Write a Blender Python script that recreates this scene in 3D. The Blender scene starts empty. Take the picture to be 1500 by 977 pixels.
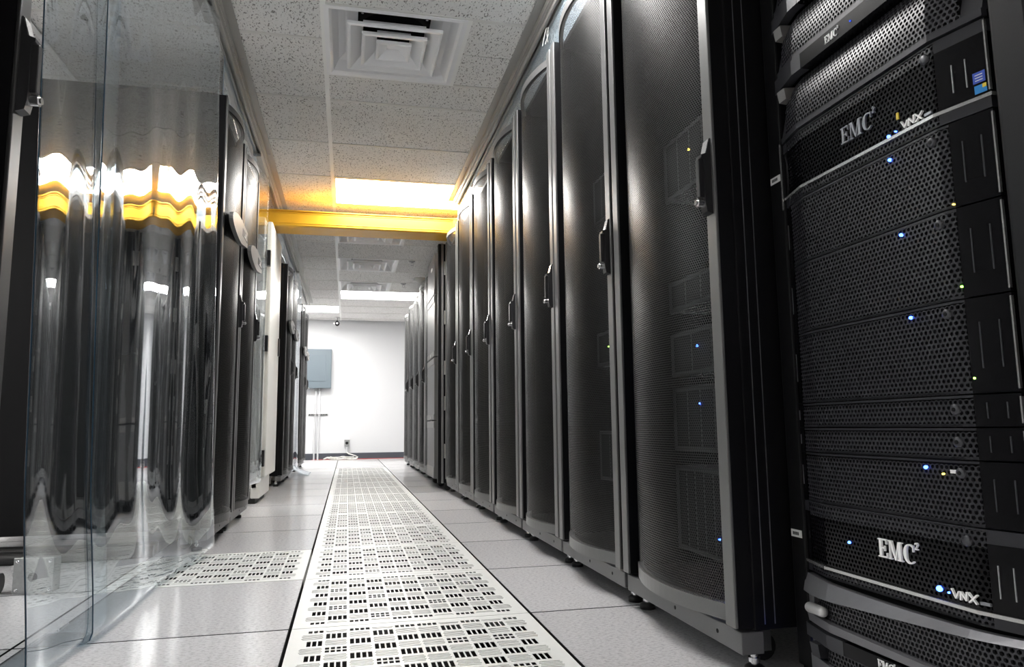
import bpy, bmesh, math, random
from mathutils import Vector, Matrix
random.seed(7)
SC = bpy.context.scene
COL = SC.collection
PI = math.pi
# ------------------------------------------------------------------ materials
def new_mat(name):
    m = bpy.data.materials.new(name); m.use_nodes = True
    nt = m.node_tree
    for n in list(nt.nodes): nt.nodes.remove(n)
    out = nt.nodes.new('ShaderNodeOutputMaterial')
    return m, nt, out
def N(nt, t, **kw):
    n = nt.nodes.new(t)
    for k, v in kw.items():
        if k in n.inputs.keys(): n.inputs[k].default_value = v
        else: setattr(n, k, v)
    return n
def mth(nt, op, a, b=None, c=None):
    n = nt.nodes.new('ShaderNodeMath'); n.operation = op
    for i, v in enumerate((a, b, c)):
        if v is None: continue
        if isinstance(v, (int, float)): n.inputs[i].default_value = v
        else: nt.links.new(v, n.inputs[i])
    return n.outputs[0]
def plain(name, col, rough=.5, metal=0., spec=.5, grain=0., grain_scale=400., bump=0., coat=0.):
    m, nt, out = new_mat(name)
    b = N(nt, 'ShaderNodeBsdfPrincipled', Roughness=rough, Metallic=metal)
    b.inputs['Specular IOR Level'].default_value = spec
    b.inputs['Coat Weight'].default_value = coat
    b.inputs['Coat Roughness'].default_value = .08
    b.inputs['Base Color'].default_value = (*col, 1)
    nt.links.new(b.outputs[0], out.inputs[0])
    if grain or bump:
        tc = N(nt, 'ShaderNodeTexCoord')
        no = N(nt, 'ShaderNodeTexNoise', Scale=grain_scale, Detail=2.)
        nt.links.new(tc.outputs['Object'], no.inputs['Vector'])
        if grain:
            mx = N(nt, 'ShaderNodeMix', data_type='RGBA')
            mx.inputs[6].default_value = (*[max(0, c*(1-grain)) for c in col], 1)
            mx.inputs[7].default_value = (*[min(1, c*(1+grain)) for c in col], 1)
            nt.links.new(no.outputs['Fac'], mx.inputs[0]); nt.links.new(mx.outputs[2], b.inputs['Base Color'])
        if bump:
            bp = N(nt, 'ShaderNodeBump', Strength=bump, Distance=.0006)
            nt.links.new(no.outputs['Fac'], bp.inputs['Height']); nt.links.new(bp.outputs[0], b.inputs['Normal'])
    return m
def emit(name, col, s):
    m, nt, out = new_mat(name)
    e = N(nt, 'ShaderNodeEmission', Strength=s); e.inputs[0].default_value = (*col, 1)
    nt.links.new(e.outputs[0], out.inputs[0]); return m

M = {}
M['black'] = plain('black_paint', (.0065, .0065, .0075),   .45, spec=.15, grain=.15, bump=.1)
M['gloss_black'] = plain('gloss_black', (.004, .004, .005), .12)
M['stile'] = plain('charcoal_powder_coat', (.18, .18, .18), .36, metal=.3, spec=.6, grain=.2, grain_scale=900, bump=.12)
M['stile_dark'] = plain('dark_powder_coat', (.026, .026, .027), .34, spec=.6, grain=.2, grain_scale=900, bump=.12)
M['panel'] = plain('storage_front_plastic', (.075, .075, .075), .36, spec=.5)
M['base'] = plain('grey_base_paint', (.15, .15, .153), .45, grain=.15, grain_scale=700)
M['dark'] = plain('dark_inside', (.005, .005, .006), .7, spec=.2)
M['chrome'] = plain('chrome', (.75, .75, .76), .15, metal=1.)
M['zinc'] = plain('zinc', (.45, .45, .46), .35, metal=.9)
M['rubber'] = plain('rubber', (.012, .012, .012), .6)
M['bright_edge'] = plain('bare_metal_edge', (.62, .61, .58), .35, metal=.8)
M['handle'] = plain('handle_plastic', (.022, .022, .024), .28, spec=.6)
M['cream'] = plain('cream_cabinet_paint', (.70, .69, .65), .35, grain=.03, grain_scale=60)
M['greybadge'] = plain('badge_silver', (.22, .215, .21), .4, metal=.3)
M['white_metal'] = plain('white_enamel', (.90, .90, .91), .28, spec=.5)
M['tee_main'] = plain('white_main_tee', (.92, .92, .90), .35)
M['tee'] = plain('ceiling_tee_white', (.74, .73, .70), .4)
M['rail'] = plain('anodised_rail', (.40, .39, .37), .35, metal=.3)
M['yellow'] = plain('yellow_raceway_plastic', (.70, .37, .016), .42, grain=.03, grain_scale=30)
M['wall'] = plain('white_wall_paint', (.58, .59, .61), .6, bump=.1, grain_scale=150)
M['sidewall'] = plain('grey_wall_paint', (.62, .62, .63), .6, bump=.1, grain_scale=150)
M['basebd'] = plain('dark_grey_vinyl_baseboard', (.055, .06, .075), .4)
M['panelgrey'] = plain('grey_enamel', (.115, .145, .17), .4)
M['galv'] = plain('galvanised_steel', (.33, .34, .34), .38, metal=.7, grain=.2, grain_scale=80)
M['conduit'] = plain('conduit_grey', (.62, .63, .65), .35, metal=.2)
M['cord'] = plain('pale_cord', (.68, .67, .64), .5)
M['cable'] = plain('black_cable', (.014, .014, .015), .45)
M['bezel'] = plain('charcoal_bezel', (.046, .047, .054), .34, metal=.25, spec=.5, grain=.15, grain_scale=1200)
M['bezel_dark'] = plain('black_bezel', (.021, .0215, .026), .36, spec=.4, grain=.15, grain_scale=1200)
M['bezel_gloss'] = plain('gloss_bezel', (.0035, .0035, .0045), .22, spec=.25)
M['bezel_grey'] = plain('grey_bezel', (.20, .20, .215), .38, metal=.4, grain=.15, grain_scale=1200)
M['greypill'] = plain('satin_silver_plastic', (.62, .62, .62), .3, metal=.4)
M['trim'] = plain('silver_trim', (.66, .66, .66), .25, metal=.85)
M['logo'] = plain('silver_lettering', (.95, .95, .95), .4)
M['logo_dark'] = plain('grey_lettering', (.34, .35, .38), .3, metal=.6)
M['label'] = plain('white_label', (.75, .75, .74), .5)
M['ink'] = plain('label_ink', (.03, .03, .03), .6)
M['stick_blue'] = plain('blue_sticker', (.05, .10, .50), .35)
M['stick_sky'] = plain('sky_blue_sticker', (.03, .25, .62), .35)
M['stick_yellow'] = plain('yellow_sticker', (.8, .6, .05), .4)
M['servergrey'] = plain('server_steel', (.035, .035, .037), .4, metal=.4)
M['perf'] = plain('perforated_tile_laminate', (.80, .81, .79), .33, grain=.04, grain_scale=40)
M['red'] = plain('red_tape', (.4, .05, .05), .5)
M['led_blue'] = emit('led_blue', (.03, .10, 1.), 9)
M['latch_glow'] = emit('latch_glow', (.03, .10, 1.), .8)
M['led_green'] = emit('led_green', (.3, 1., .08), 4)
M['led_amber'] = emit('led_amber', (1., .72, .1), 2.5)
M['lamp_dim'] = emit('lamp_diffuser_dim', (1., .975, .95), 10)
M['lamp'] = emit('lamp_diffuser', (1., .975, .93), 15)

# perforated steel door panel, UVs in metres
def perforated(name, pitch, rad, col, rough):
    m, nt, out = new_mat(name)
    uv = N(nt, 'ShaderNodeTexCoord')
    sep = N(nt, 'ShaderNodeSeparateXYZ'); nt.links.new(uv.outputs['UV'], sep.inputs[0])
    v = mth(nt, 'DIVIDE', sep.outputs[1], pitch*.866)
    row = mth(nt, 'FLOOR', v)
    par = mth(nt, 'MULTIPLY', mth(nt, 'MODULO', row, 2.), .5)
    u = mth(nt, 'ADD', mth(nt, 'DIVIDE', sep.outputs[0], pitch), par)
    du = mth(nt, 'SUBTRACT', mth(nt, 'FRACT', u), .5)
    dv = mth(nt, 'MULTIPLY', mth(nt, 'SUBTRACT', mth(nt, 'FRACT', v), .5), .866)
    d2 = mth(nt, 'ADD', mth(nt, 'MULTIPLY', du, du), mth(nt, 'MULTIPLY', dv, dv))
    hole = mth(nt, 'LESS_THAN', d2, rad*rad)
    b = N(nt, 'ShaderNodeBsdfPrincipled', Roughness=rough, Metallic=.3)
    b.inputs['Base Color'].default_value = (*col, 1)
    tr = N(nt, 'ShaderNodeBsdfTransparent')
    mx = N(nt, 'ShaderNodeMixShader')
    nt.links.new(hole, mx.inputs[0]); nt.links.new(b.outputs[0], mx.inputs[1]); nt.links.new(tr.outputs[0], mx.inputs[2])
    nt.links.new(mx.outputs[0], out.inputs[0]); return m
M['mesh'] = perforated('perforated_door_steel', .0062, .355, (.030, .030, .030), .36)

# clear PVC sheet
def vinyl(name, tint, haze, streak=.5, f0=.05):
    m, nt, out = new_mat(name)
    lw = N(nt, 'ShaderNodeLayerWeight', Blend=.5)
    f5 = mth(nt, 'POWER', lw.outputs['Facing'], 4.2)
    fr = mth(nt, 'MULTIPLY_ADD', f5, 1-f0, f0)
    tc = N(nt, 'ShaderNodeTexCoord')
    mp = N(nt, 'ShaderNodeMapping'); mp.inputs['Scale'].default_value = (1, 1, .16)
    nt.links.new(tc.outputs['Object'], mp.inputs[0])
    no = N(nt, 'ShaderNodeTexNoise', Scale=11., Detail=2.5, Roughness=.5)
    nt.links.new(mp.outputs[0], no.inputs['Vector'])
    bp = N(nt, 'ShaderNodeBump', Strength=streak, Distance=.0008)
    nt.links.new(no.outputs['Fac'], bp.inputs['Height'])
    gl = N(nt, 'ShaderNodeBsdfGlossy', Roughness=.012); gl.inputs[0].default_value = (.96, .98, 1, 1)
    nt.links.new(bp.outputs[0], gl.inputs['Normal'])
    tr = N(nt, 'ShaderNodeBsdfTransparent'); tr.inputs[0].default_value = (*tint, 1)
    df = N(nt, 'ShaderNodeBsdfDiffuse'); df.inputs[0].default_value = (.55, .62, .68, 1)
    tl = N(nt, 'ShaderNodeBsdfTranslucent'); tl.inputs[0].default_value = (.55, .62, .68, 1)
    hz = N(nt, 'ShaderNodeMixShader'); hz.inputs[0].default_value = .5
    nt.links.new(df.outputs[0], hz.inputs[1]); nt.links.new(tl.outputs[0], hz.inputs[2])
    a = N(nt, 'ShaderNodeMixShader'); a.inputs[0].default_value = haze
    nt.links.new(tr.outputs[0], a.inputs[1]); nt.links.new(hz.outputs[0], a.inputs[2])
    mx = N(nt, 'ShaderNodeMixShader')
    nt.links.new(fr, mx.inputs[0]); nt.links.new(a.outputs[0], mx.inputs[1]); nt.links.new(gl.outputs[0], mx.inputs[2])
    nt.links.new(mx.outputs[0], out.inputs[0]); return m
M['vinyl'] = vinyl('clear_vinyl', (.94, .97, .985), .004, .35)
M['edge'] = plain('tinted_vinyl_edge', (.02, .05, .08), .12)
M['vinyl_panel'] = vinyl('clear_vinyl_panel', (.80, .88, .92), .40, .3)

def floor_mat():
    m, nt, out = new_mat('floor_laminate')
    b = N(nt, 'ShaderNodeBsdfPrincipled', Roughness=.2)
    tc = N(nt, 'ShaderNodeTexCoord')
    n1 = N(nt, 'ShaderNodeTexNoise', Scale=170., Detail=4., Roughness=.75)
    mp = N(nt, 'ShaderNodeMapping'); mp.inputs['Scale'].default_value = (.55, 1, 1)
    nt.links.new(tc.outputs['Object'], mp.inputs[0]); nt.links.new(mp.outputs[0], n1.inputs['Vector'])
    r1 = N(nt, 'ShaderNodeValToRGB')
    r1.color_ramp.elements[0].position = .33; r1.color_ramp.elements[0].color = (.42, .415, .425, 1)
    r1.color_ramp.elements[1].position = .53; r1.color_ramp.elements[1].color = (.70, .695, .71, 1)
    nt.links.new(n1.outputs['Fac'], r1.inputs[0])
    sn = N(nt, 'ShaderNodeVectorMath', operation='SNAP'); sn.inputs[1].default_value = (.61, .61, 9)
    nt.links.new(tc.outputs['Object'], sn.inputs[0])
    wn = N(nt, 'ShaderNodeTexWhiteNoise'); nt.links.new(sn.outputs[0], wn.inputs['Vector'])
    mr = N(nt, 'ShaderNodeMapRange'); mr.inputs[3].default_value = .86; mr.inputs[4].default_value = 1.06
    nt.links.new(wn.outputs['Value'], mr.inputs[0])
    mx = N(nt, 'ShaderNodeMix', data_type='RGBA', blend_type='MULTIPLY'); mx.inputs[0].default_value = 1.
    nt.links.new(r1.outputs[0], mx.inputs[6]); nt.links.new(mr.outputs[0], mx.inputs[7])
    nt.links.new(mx.outputs[2], b.inputs['Base Color']); nt.links.new(b.outputs[0], out.inputs[0]); return m
M['floor'] = floor_mat()
def ceil_mat():
    m, nt, out = new_mat('fissured_ceiling_tile')
    b = N(nt, 'ShaderNodeBsdfPrincipled', Roughness=.85)
    tc = N(nt, 'ShaderNodeTexCoord')
    mp = N(nt, 'ShaderNodeMapping'); mp.inputs['Scale'].default_value = (1.5, .62, 1)
    mp.inputs['Rotation'].default_value = (0, 0, .12)
    nt.links.new(tc.outputs['Object'], mp.inputs[0])
    n1 = N(nt, 'ShaderNodeTexNoise', Scale=105., Detail=1.2, Roughness=.5, Distortion=.4)
    nt.links.new(mp.outputs[0], n1.inputs['Vector'])
    r = N(nt, 'ShaderNodeValToRGB')
    r.color_ramp.elements[0].position = .345; r.color_ramp.elements[0].color = (.30, .29, .275, 1)
    r.color_ramp.elements[1].position = .40; r.color_ramp.elements[1].color = (.86, .85, .83, 1)
    nt.links.new(n1.outputs['Fac'], r.inputs[0])
    n2 = N(nt, 'ShaderNodeTexNoise', Scale=420., Detail=2.)
    nt.links.new(tc.outputs['Object'], n2.inputs['Vector'])
    mr = N(nt, 'ShaderNodeMapRange'); mr.inputs[1].default_value = .3; mr.inputs[2].default_value = .7
    mr.inputs[3].default_value = .85; mr.inputs[4].default_value = 1.05
    nt.links.new(n2.outputs['Fac'], mr.inputs[0])
    mx = N(nt, 'ShaderNodeMix', data_type='RGBA', blend_type='MULTIPLY'); mx.inputs[0].default_value = 1.
    nt.links.new(r.outputs[0], mx.inputs[6]); nt.links.new(mr.outputs[0], mx.inputs[7])
    nt.links.new(mx.outputs[2], b.inputs['Base Color'])
    bp = N(nt, 'ShaderNodeBump', Strength=.5, Distance=.002)
    nt.links.new(r.outputs[0], bp.inputs['Height']); nt.links.new(bp.outputs[0], b.inputs['Normal'])
    nt.links.new(b.outputs[0], out.inputs[0]); return m
M['ceil'] = ceil_mat()

# ------------------------------------------------------------------ mesh builder
class MB:
    def __init__(s, *mats):
        s.v = []; s.f = []; s.mi = []; s.uv = {}; s.mats = [M[m] for m in mats]; s.cur = 0; s.smooth = set()
    def add(s, vs, fs, sm=False):
        o = len(s.v); s.v += [tuple(p) for p in vs]
        for f in fs:
            if sm: s.smooth.add(len(s.f))
            s.f.append(tuple(i+o for i in f)); s.mi.append(s.cur)
        return s
    def box(s, x0, x1, y0, y1, z0, z1, ch=0.):
        if ch <= 0:
            v = [(x, y, z) for x in (x0, x1) for y in (y0, y1) for z in (z0, z1)]
            return s.add(v, [(0, 1, 3, 2), (4, 6, 7, 5), (0, 4, 5, 1), (2, 3, 7, 6), (0, 2, 6, 4), (1, 5, 7, 3)])
        bm = bmesh.new(); bmesh.ops.create_cube(bm, size=1)
        for q in bm.verts: q.co = ((x0+x1)/2+q.co.x*(x1-x0), (y0+y1)/2+q.co.y*(y1-y0), (z0+z1)/2+q.co.z*(z1-z0))
        bmesh.ops.bevel(bm, geom=bm.edges[:], offset=ch, segments=2, affect='EDGES', profile=.5)
        bm.verts.index_update()
        s.add([q.co[:] for q in bm.verts], [[q.index for q in f.verts] for f in bm.faces]); bm.free(); return s
    def prism(s, poly, axis, a, b):
        # poly: 2-D points in the two other axes in xyz order; extruded along axis from a to b
        def P(p, t):
            return {'x': (t, p[0], p[1]), 'y': (p[0], t, p[1]), 'z': (p[0], p[1], t)}[axis]
        n = len(poly)
        v = [P(p, a) for p in poly]+[P(p, b) for p in poly]
        return s.add(v, [tuple(range(n))[::-1], tuple(range(n, 2*n))]+[(i, (i+1) % n, n+(i+1) % n, n+i) for i in range(n)])
    def cyl(s, c, axis, r, h, n=20, r2=None):
        r2 = r if r2 is None else r2
        def P(a, b, t): return {'x': (c[0]+t, c[1]+a, c[2]+b), 'y': (c[0]+a, c[1]+t, c[2]+b), 'z': (c[0]+a, c[1]+b, c[2]+t)}[axis]
        v = [P(r*math.cos(2*PI*i/n), r*math.sin(2*PI*i/n), 0) for i in range(n)]+[P(r2*math.cos(2*PI*i/n), r2*math.sin(2*PI*i/n), h) for i in range(n)]
        s.add(v, [tuple(range(n))[::-1], tuple(range(n, 2*n))])
        return s.add(v, [(i, (i+1) % n, n+(i+1) % n, n+i) for i in range(n)], True)
    def lathe(s, c, axis, prof, n=24):
        def P(a, b, t): return {'x': (c[0]+t, c[1]+a, c[2]+b), 'y': (c[0]+a, c[1]+t, c[2]+b), 'z': (c[0]+a, c[1]+b, c[2]+t)}[axis]
        v = [P(r*math.cos(2*PI*i/n), r*math.sin(2*PI*i/n), t) for r, t in prof for i in range(n)]
        return s.add(v, [(k*n+i, k*n+(i+1) % n, (k+1)*n+(i+1) % n, (k+1)*n+i) for k in range(len(prof)-1) for i in range(n)], True)
    def tube(s, pts, r, n=10):
        pts = [Vector(p) for p in pts]
        vs = []
        up = Vector((0, 0, 1))
        for i, p in enumerate(pts):
            t = (pts[min(i+1, len(pts)-1)]-pts[max(i-1, 0)]).normalized()
            a = t.cross(up)
            if a.length < .05: a = t.cross(Vector((0, 1, 0)))
            a.normalize(); b = t.cross(a)
            vs += [p+r*(a*math.cos(2*PI*k/n)+b*math.sin(2*PI*k/n)) for k in range(n)]
        m = len(pts)
        s.add(vs, [(i*n+k, i*n+(k+1) % n, (i+1)*n+(k+1) % n, (i+1)*n+k) for i in range(m-1) for k in range(n)], True)
        return s.add(vs, [tuple(range(n)), tuple(range((m-1)*n, m*n))[::-1]])
    def grid(s, fn, nu, nv, uvfn=None, sm=True):
        o = len(s.v)
        for i in range(nu+1):
            for j in range(nv+1):
                s.v.append(tuple(fn(i/nu, j/nv)))
                if uvfn: s.uv[len(s.v)-1] = uvfn(i/nu, j/nv)
        for i in range(nu):
            for j in range(nv):
                if sm: s.smooth.add(len(s.f))
                a = o+i*(nv+1)+j
                s.f.append((a, a+nv+1, a+nv+2, a+1)); s.mi.append(s.cur)
        return s
    def mat(s, i): s.cur = i; return s
    def build(s, name, parent=None, fix=True):
        me = bpy.data.meshes.new(name); me.from_pydata(s.v, [], s.f)
        for m in s.mats: me.materials.append(m)
        me.polygons.foreach_set('material_index', s.mi)
        for i in s.smooth: me.polygons[i].use_smooth = True
        if s.uv:
            l = me.uv_layers.new(name='UVMap')
            for lp in me.loops: l.data[lp.index].uv = s.uv.get(lp.vertex_index, (0, 0))
        if fix:
            bm = bmesh.new(); bm.from_mesh(me); bmesh.ops.recalc_face_normals(bm, faces=bm.faces[:]); bm.to_mesh(me); bm.free()
        me.update()
        o = bpy.data.objects.new(name, me); COL.objects.link(o)
        if parent: o.parent = parent
        return o
def tag(o, label, cat, group=None, kind=None):
    o['label'] = label; o['category'] = cat
    if group: o['group'] = group
    if kind: o['kind'] = kind
    return o
def thing(name, label, cat, loc=(0, 0, 0), rz=0, group=None):
    o = bpy.data.objects.new(name, None); COL.objects.link(o); o.empty_display_size = .1
    o.location = loc; o.rotation_euler = (0, 0, rz)
    return tag(o, label, cat, group)
def struct(o): o['kind'] = 'structure'; return o
def solid(o, t, off=0):
    md = o.modifiers.new('thickness', 'SOLIDIFY'); md.thickness = t; md.offset = off; return o
def dup(root, loc, rz, label, group=None):
    r = root.copy(); COL.objects.link(r); r.location = loc; r.rotation_euler = (0, 0, rz); r['label'] = label
    if group: r['group'] = group
    for ch in root.children:
        c = ch.copy(); COL.objects.link(c); c.parent = r
        for g in ch.children:
            d = g.copy(); COL.objects.link(d); d.parent = c
    return r

# ------------------------------------------------------------------ setting
T = .61; CZ = 2.222
JMAX = 11
perf = {(0, j) for j in range(-5, JMAX+1)} | {(-1, 1)}
fl = MB('floor', 'dark')
for i in range(-7, 8):
    for j in range(-9, 17):
        if (i, j) in perf: continue
        g = .0026
        y1 = min((j+1)*T-g, 9.95)
        if y1 <= j*T: continue
        fl.mat(1).box(i*T+g, (i+1)*T-g, j*T+g, y1, -.03, -.0004); e = .0014
        fl.mat(0).box(i*T+g+e, (i+1)*T-g-e, j*T+g+e, y1-e, -.0006, 0)
fl.mat(1).box(-7*T, 8*T, -9*T, 9.95, -.42, -.40)
struct(fl.build('floor'))
XL, XR, YB, YF = -4.2, 4.8, 9.95, -5.4
struct(MB('wall').box(XL, XR, YB, YB+.1, -.05, 2.4).build('wall_back'))
struct(MB('sidewall').box(XL-.1, XL, YF, YB, -.05, 2.4).build('wall_left'))
struct(MB('sidewall').box(XR, XR+.1, YF, YB, -.05, 2.4).build('wall_right'))
struct(MB('sidewall').box(XL, XR, YF-.1, YF, -.05, 2.4).build('wall_front'))
struct(MB('basebd').box(XL, XR, YB-.012, YB, 0, .10, .003).build('baseboard_back'))
struct(MB('red').box(-.4, XR, YB-.016, YB-.0121, .001, .010).build('trim_1'))
# ceiling: tiles with openings for the lamps and the air diffusers
lamps = [(0, 3.05), (0, 7.32), (-1.22, 8.54), (0, -.003), (-3.66, 1.83), (-3.66, 6.1), (-3.66, -2.44), (2.44, 1.83), (2.44, 6.1), (2.44, -2.44)]
diffs = [(.0, .93), (.0, 4.27), (.0, 5.49), (.0, 6.71)]
holes = [(x, x+1.22, y, y+T) for x, y in lamps]+[(x, x+T, y, y+T) for x, y in diffs]
xs = sorted({XL, XR}|{round(h[k], 4) for h in holes for k in (0, 1)})
ys = sorted({YF, YB}|{round(h[k], 4) for h in holes for k in (2, 3)})
RW = [.607+T*n-T*10 for n in range(26)]
ys = sorted(set(ys)|{round(y+d, 4) for y in RW for d in (.0094, .0150) if YF < y+d < YB})
ce = MB('ceil')
for a, b in zip(xs, xs[1:]):
    for c, d in zip(ys, ys[1:]):
        mx, my = (a+b)/2, (c+d)/2
        if any(h[0] < mx < h[1] and h[2] < my < h[3] for h in holes): continue
        if d-c < .0060 and any(abs(c-y-.0094) < .0005 for y in RW): continue
        ce.box(a, b, c, d, CZ, CZ+.02)
ce.box(XL, XR, YF, YB, CZ+.22, CZ+.24)
struct(ce.build('ceiling'))
gr = MB('tee_main', 'tee')
w = .0115; zt = CZ-.005
for k in range(-3, 4): gr.box(1.22*k-w, 1.22*k+w, YF, YB, zt, CZ+.004)
gr.mat(1)
def inhole(x, y): return any(h[0]+.01 < x < h[1]-.01 and h[2]+.01 < y < h[3]-.01 for h in holes)
for k in range(-4, 4):
    x0, x1 = 1.22*k+w, 1.22*(k+1)-w
    rows = [.607+T*n-T*10 for n in range(26)]
    if k == 0: rows = [y for y in rows if not (.5 < y < 1.5)]+[.93, 1.54]
    for y in rows:
        if y < YF or y > YB: continue
        gr.box(max(x0, XL), min(x1, XR), y-w*.8, y+w*.8, zt+.001, CZ+.004)
gr.mat(0)
for x, y in diffs: gr.box(x+T-w, x+T+w*1.4, y, y+T, zt+.0005, CZ+.004)
struct(gr.build('trim_2'))

# ------------------------------------------------------------------ ceiling fittings
ordn = ['nearest', 'second nearest', 'third nearest', 'farthest']
def troffer(x, y, label, lm='lamp'):
    t = thing('ceiling_light', label, 'ceiling light', (x+.61, y+.305, CZ), 0, 'recessed ceiling lights')
    f = MB('white_metal')
    a, b = .60, .295
    for s in (-1, 1):
        f.box(-a, a, s*b-.012 if s > 0 else s*b, s*b if s > 0 else s*b+.012, -.004, .09)
        f.box(s*a-.012 if s > 0 else s*a, s*a if s > 0 else s*a+.012, -b, b, -.004, .09)
    f.box(-a, a, -b, b, .09, .10)
    f.build('housing', t)
    MB(lm).box(-a+.012, a-.012, -b+.012, b-.012, .004, .012).build('diffuser_lens', t)
    return t
LL = ['long white ceiling light shining above the yellow raceway', 'long white ceiling light behind the row of air diffusers', 'white ceiling light left of the others near the back wall']
for k, (x, y) in enumerate(lamps):
    troffer(x, y, LL[k] if k < 3 else 'white recessed ceiling light out of sight over the %s' % ['near end of the aisle', 'left aisle middle', 'left aisle back', 'left aisle front', 'right aisle middle', 'right aisle back', 'right aisle front'][k-3], 'lamp_dim' if y < .1 and x == 0 else 'lamp')
def diffuser_make():
    t = thing('air_diffuser', '', 'air diffuser', (0, 0, CZ), 0, 'square ceiling air diffusers')
    def ring(mb, prof):
        v = []; n = len(prof)
        for r, z in prof: v += [(-r, -r, z), (r, -r, z), (r, r, z), (-r, r, z)]
        mb.add(v, [(k*4+i, k*4+(i+1) % 4, (k+1)*4+(i+1) % 4, (k+1)*4+i) for k in range(n-1) for i in range(4)])
    f = MB('white_metal'); ring(f, [(.302, .004), (.302, -.006), (.282, -.006), (.27, .004), (.245, .05), (.215, .075), (.16, .08)])
    solid(f.build('frame', t, fix=False), .0015)
    d = MB('dark'); ring(d, [(.30, .005), (.30, .2)]); d.box(-.30, .30, -.30, .30, .2, .205); d.build('plenum', t)
    du = MB('dark'); du.lathe((0, 0, .082), 'z', [(.19, 0), (.15, .003), (.15, .1), (.0, .1)]); du.build('duct_neck', t)
    for r, q in ((.205, .0), (.142, .006)):
        m = MB('white_metal'); ring(m, [(r, -.004-q), (r, -.016-q), (r-.006, -.019-q), (r-.014, -.017-q), (r-.066, .030-q), (r-.068, .044-q)])
        solid(m.build('louver', t, fix=False), .0015)
    m = MB('white_metal'); ring(m, [(.078, -.008), (.078, -.022), (.073, -.025), (.066, -.023), (.028, .010)])
    m.add([(-.028, -.028, .010), (.028, -.028, .010), (.028, .028, .010), (-.028, .028, .010)], [(0, 1, 2, 3)])
    m.build('center_plate', t, fix=False)
    for a in range(4):
        b = MB('chrome'); c, s = math.cos(a*PI/2+PI/4), math.sin(a*PI/2+PI/4)
        b.cyl((.2*c, .2*s, .078), 'z', .006, -.006, 10); b.build('screw', t)
    return t
d0 = diffuser_make()
DL = ['large square white air diffuser with nested louvers, nearest and over the front of the aisle', 'square white air diffuser half hidden behind the yellow raceway', 'square white air diffuser second behind the yellow raceway', 'square white air diffuser just in front of the far ceiling light']
for k, (x, y) in enumerate(diffs):
    if k == 0: d0.location = (x+T/2, y+T/2, CZ); d0['label'] = DL[0]
    else: dup(d0, (x+T/2, y+T/2, CZ), 0, DL[k])
for k, (x, y) in enumerate([(.766, 5.55), (.766, 6.76)]):
    t = thing('fire_sprinkler', ['small dark sprinkler head on the ceiling above the black storage cabinet', 'small dark sprinkler head on the ceiling nearer the back wall'][k], 'sprinkler', (x, y, CZ), 0, 'ceiling sprinkler heads')
    MB('zinc').lathe((0, 0, 0), 'z', [(.0, 0), (.034, 0), (.03, -.008), (.012, -.012), (.012, -.02), (0, -.02)], 16).build('escutcheon', t)
    m = MB('zinc'); m.cyl((0, 0, -.045), 'z', .016, .003, 14)
    m.box(-.014, -.011, -.002, .002, -.043, -.018).box(.011, .014, -.002, .002, -.043, -.018); m.build('deflector', t)
t = thing('smoke_detector', 'round off-white smoke detector on the ceiling by the right racks', 'smoke detector', (.93, 6.42, CZ))
MB('cream').lathe((0, 0, 0), 'z', [(0, 0), (.075, 0), (.078, -.012), (.07, -.02)], 28).build('base', t)
MB('cream').lathe((0, 0, 0), 'z', [(.062, -.018), (.06, -.032), (.035, -.044), (.03, -.052), (.012, -.058), (0, -.058)], 28).build('sensor_dome', t)

# ceiling rails either side of the aisle, mirrored profiles
def rail(sx, x0, y0, y1, label):
    t = thing('curtain_rail', label, 'curtain rail', (x0, y0, 0), 0, 'ceiling curtain rails')
    L = y1-y0; z = zt
    def B(mb, a, b, c, d): return mb.box(min(sx*a, sx*b), max(sx*a, sx*b), 0, L, c, d, .0012)
    B(MB('rail'), 0, .038, z-.003, z).build('ceiling_flange', t)
    m = MB('rail'); B(m, .036, .040, z-.035, z-.003); B(m, .040, .060, z-.039, z-.035); m.build('angle_leg', t)
    m = MB('rail'); B(m, .050, .082, z-.03, z-.004); B(m, .050, .054, z-.060, z-.03); B(m, .078, .082, z-.060, z-.03); B(m, .054, .060, z-.060, z-.057); B(m, .072, .078, z-.060, z-.057); m.build('track', t)
    y = .3
    while y < L-.1:
        b = MB('zinc'); b.cyl((sx*.02, y, z-.003), 'z', .006, -.003, 10); b.build('screw', t); y += 1.22
    return t
rail(1, .855, -2.5, 3.42, 'beige metal ceiling rail above the right rack row')
rail(-1, -.360, -2.5, 8.3, 'beige metal ceiling rail above the left racks')

# yellow fibre raceway bridging the aisle
t = thing('cable_raceway', 'bright yellow plastic cable raceway bridging the aisle on top of the racks', 'cable raceway', (-1.0, 3.46, 1.968))
L = 2.7
m = MB('yellow')
prof = [(.0, .008), (.012, .0), (.228, .0), (.24, .008), (.24, .112), (.25, .112), (.25, .120), (.234, .120), (.234, .012), (.006, .012), (.006, .120), (-.010, .120), (-.010, .112), (.0, .112)]
m.prism([(y, z) for y, z in prof], 'x', 0, L); m.build('channel', t)
for z in (.022, .097): MB('yellow').box(0, L, -.004, .001, z, z+.005, .001).build('stiffening_rib', t)
MB('yellow').box(1.9, 1.96, -.006, .246, -.0005, .124, .003).build('joint_sleeve', t)

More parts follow.
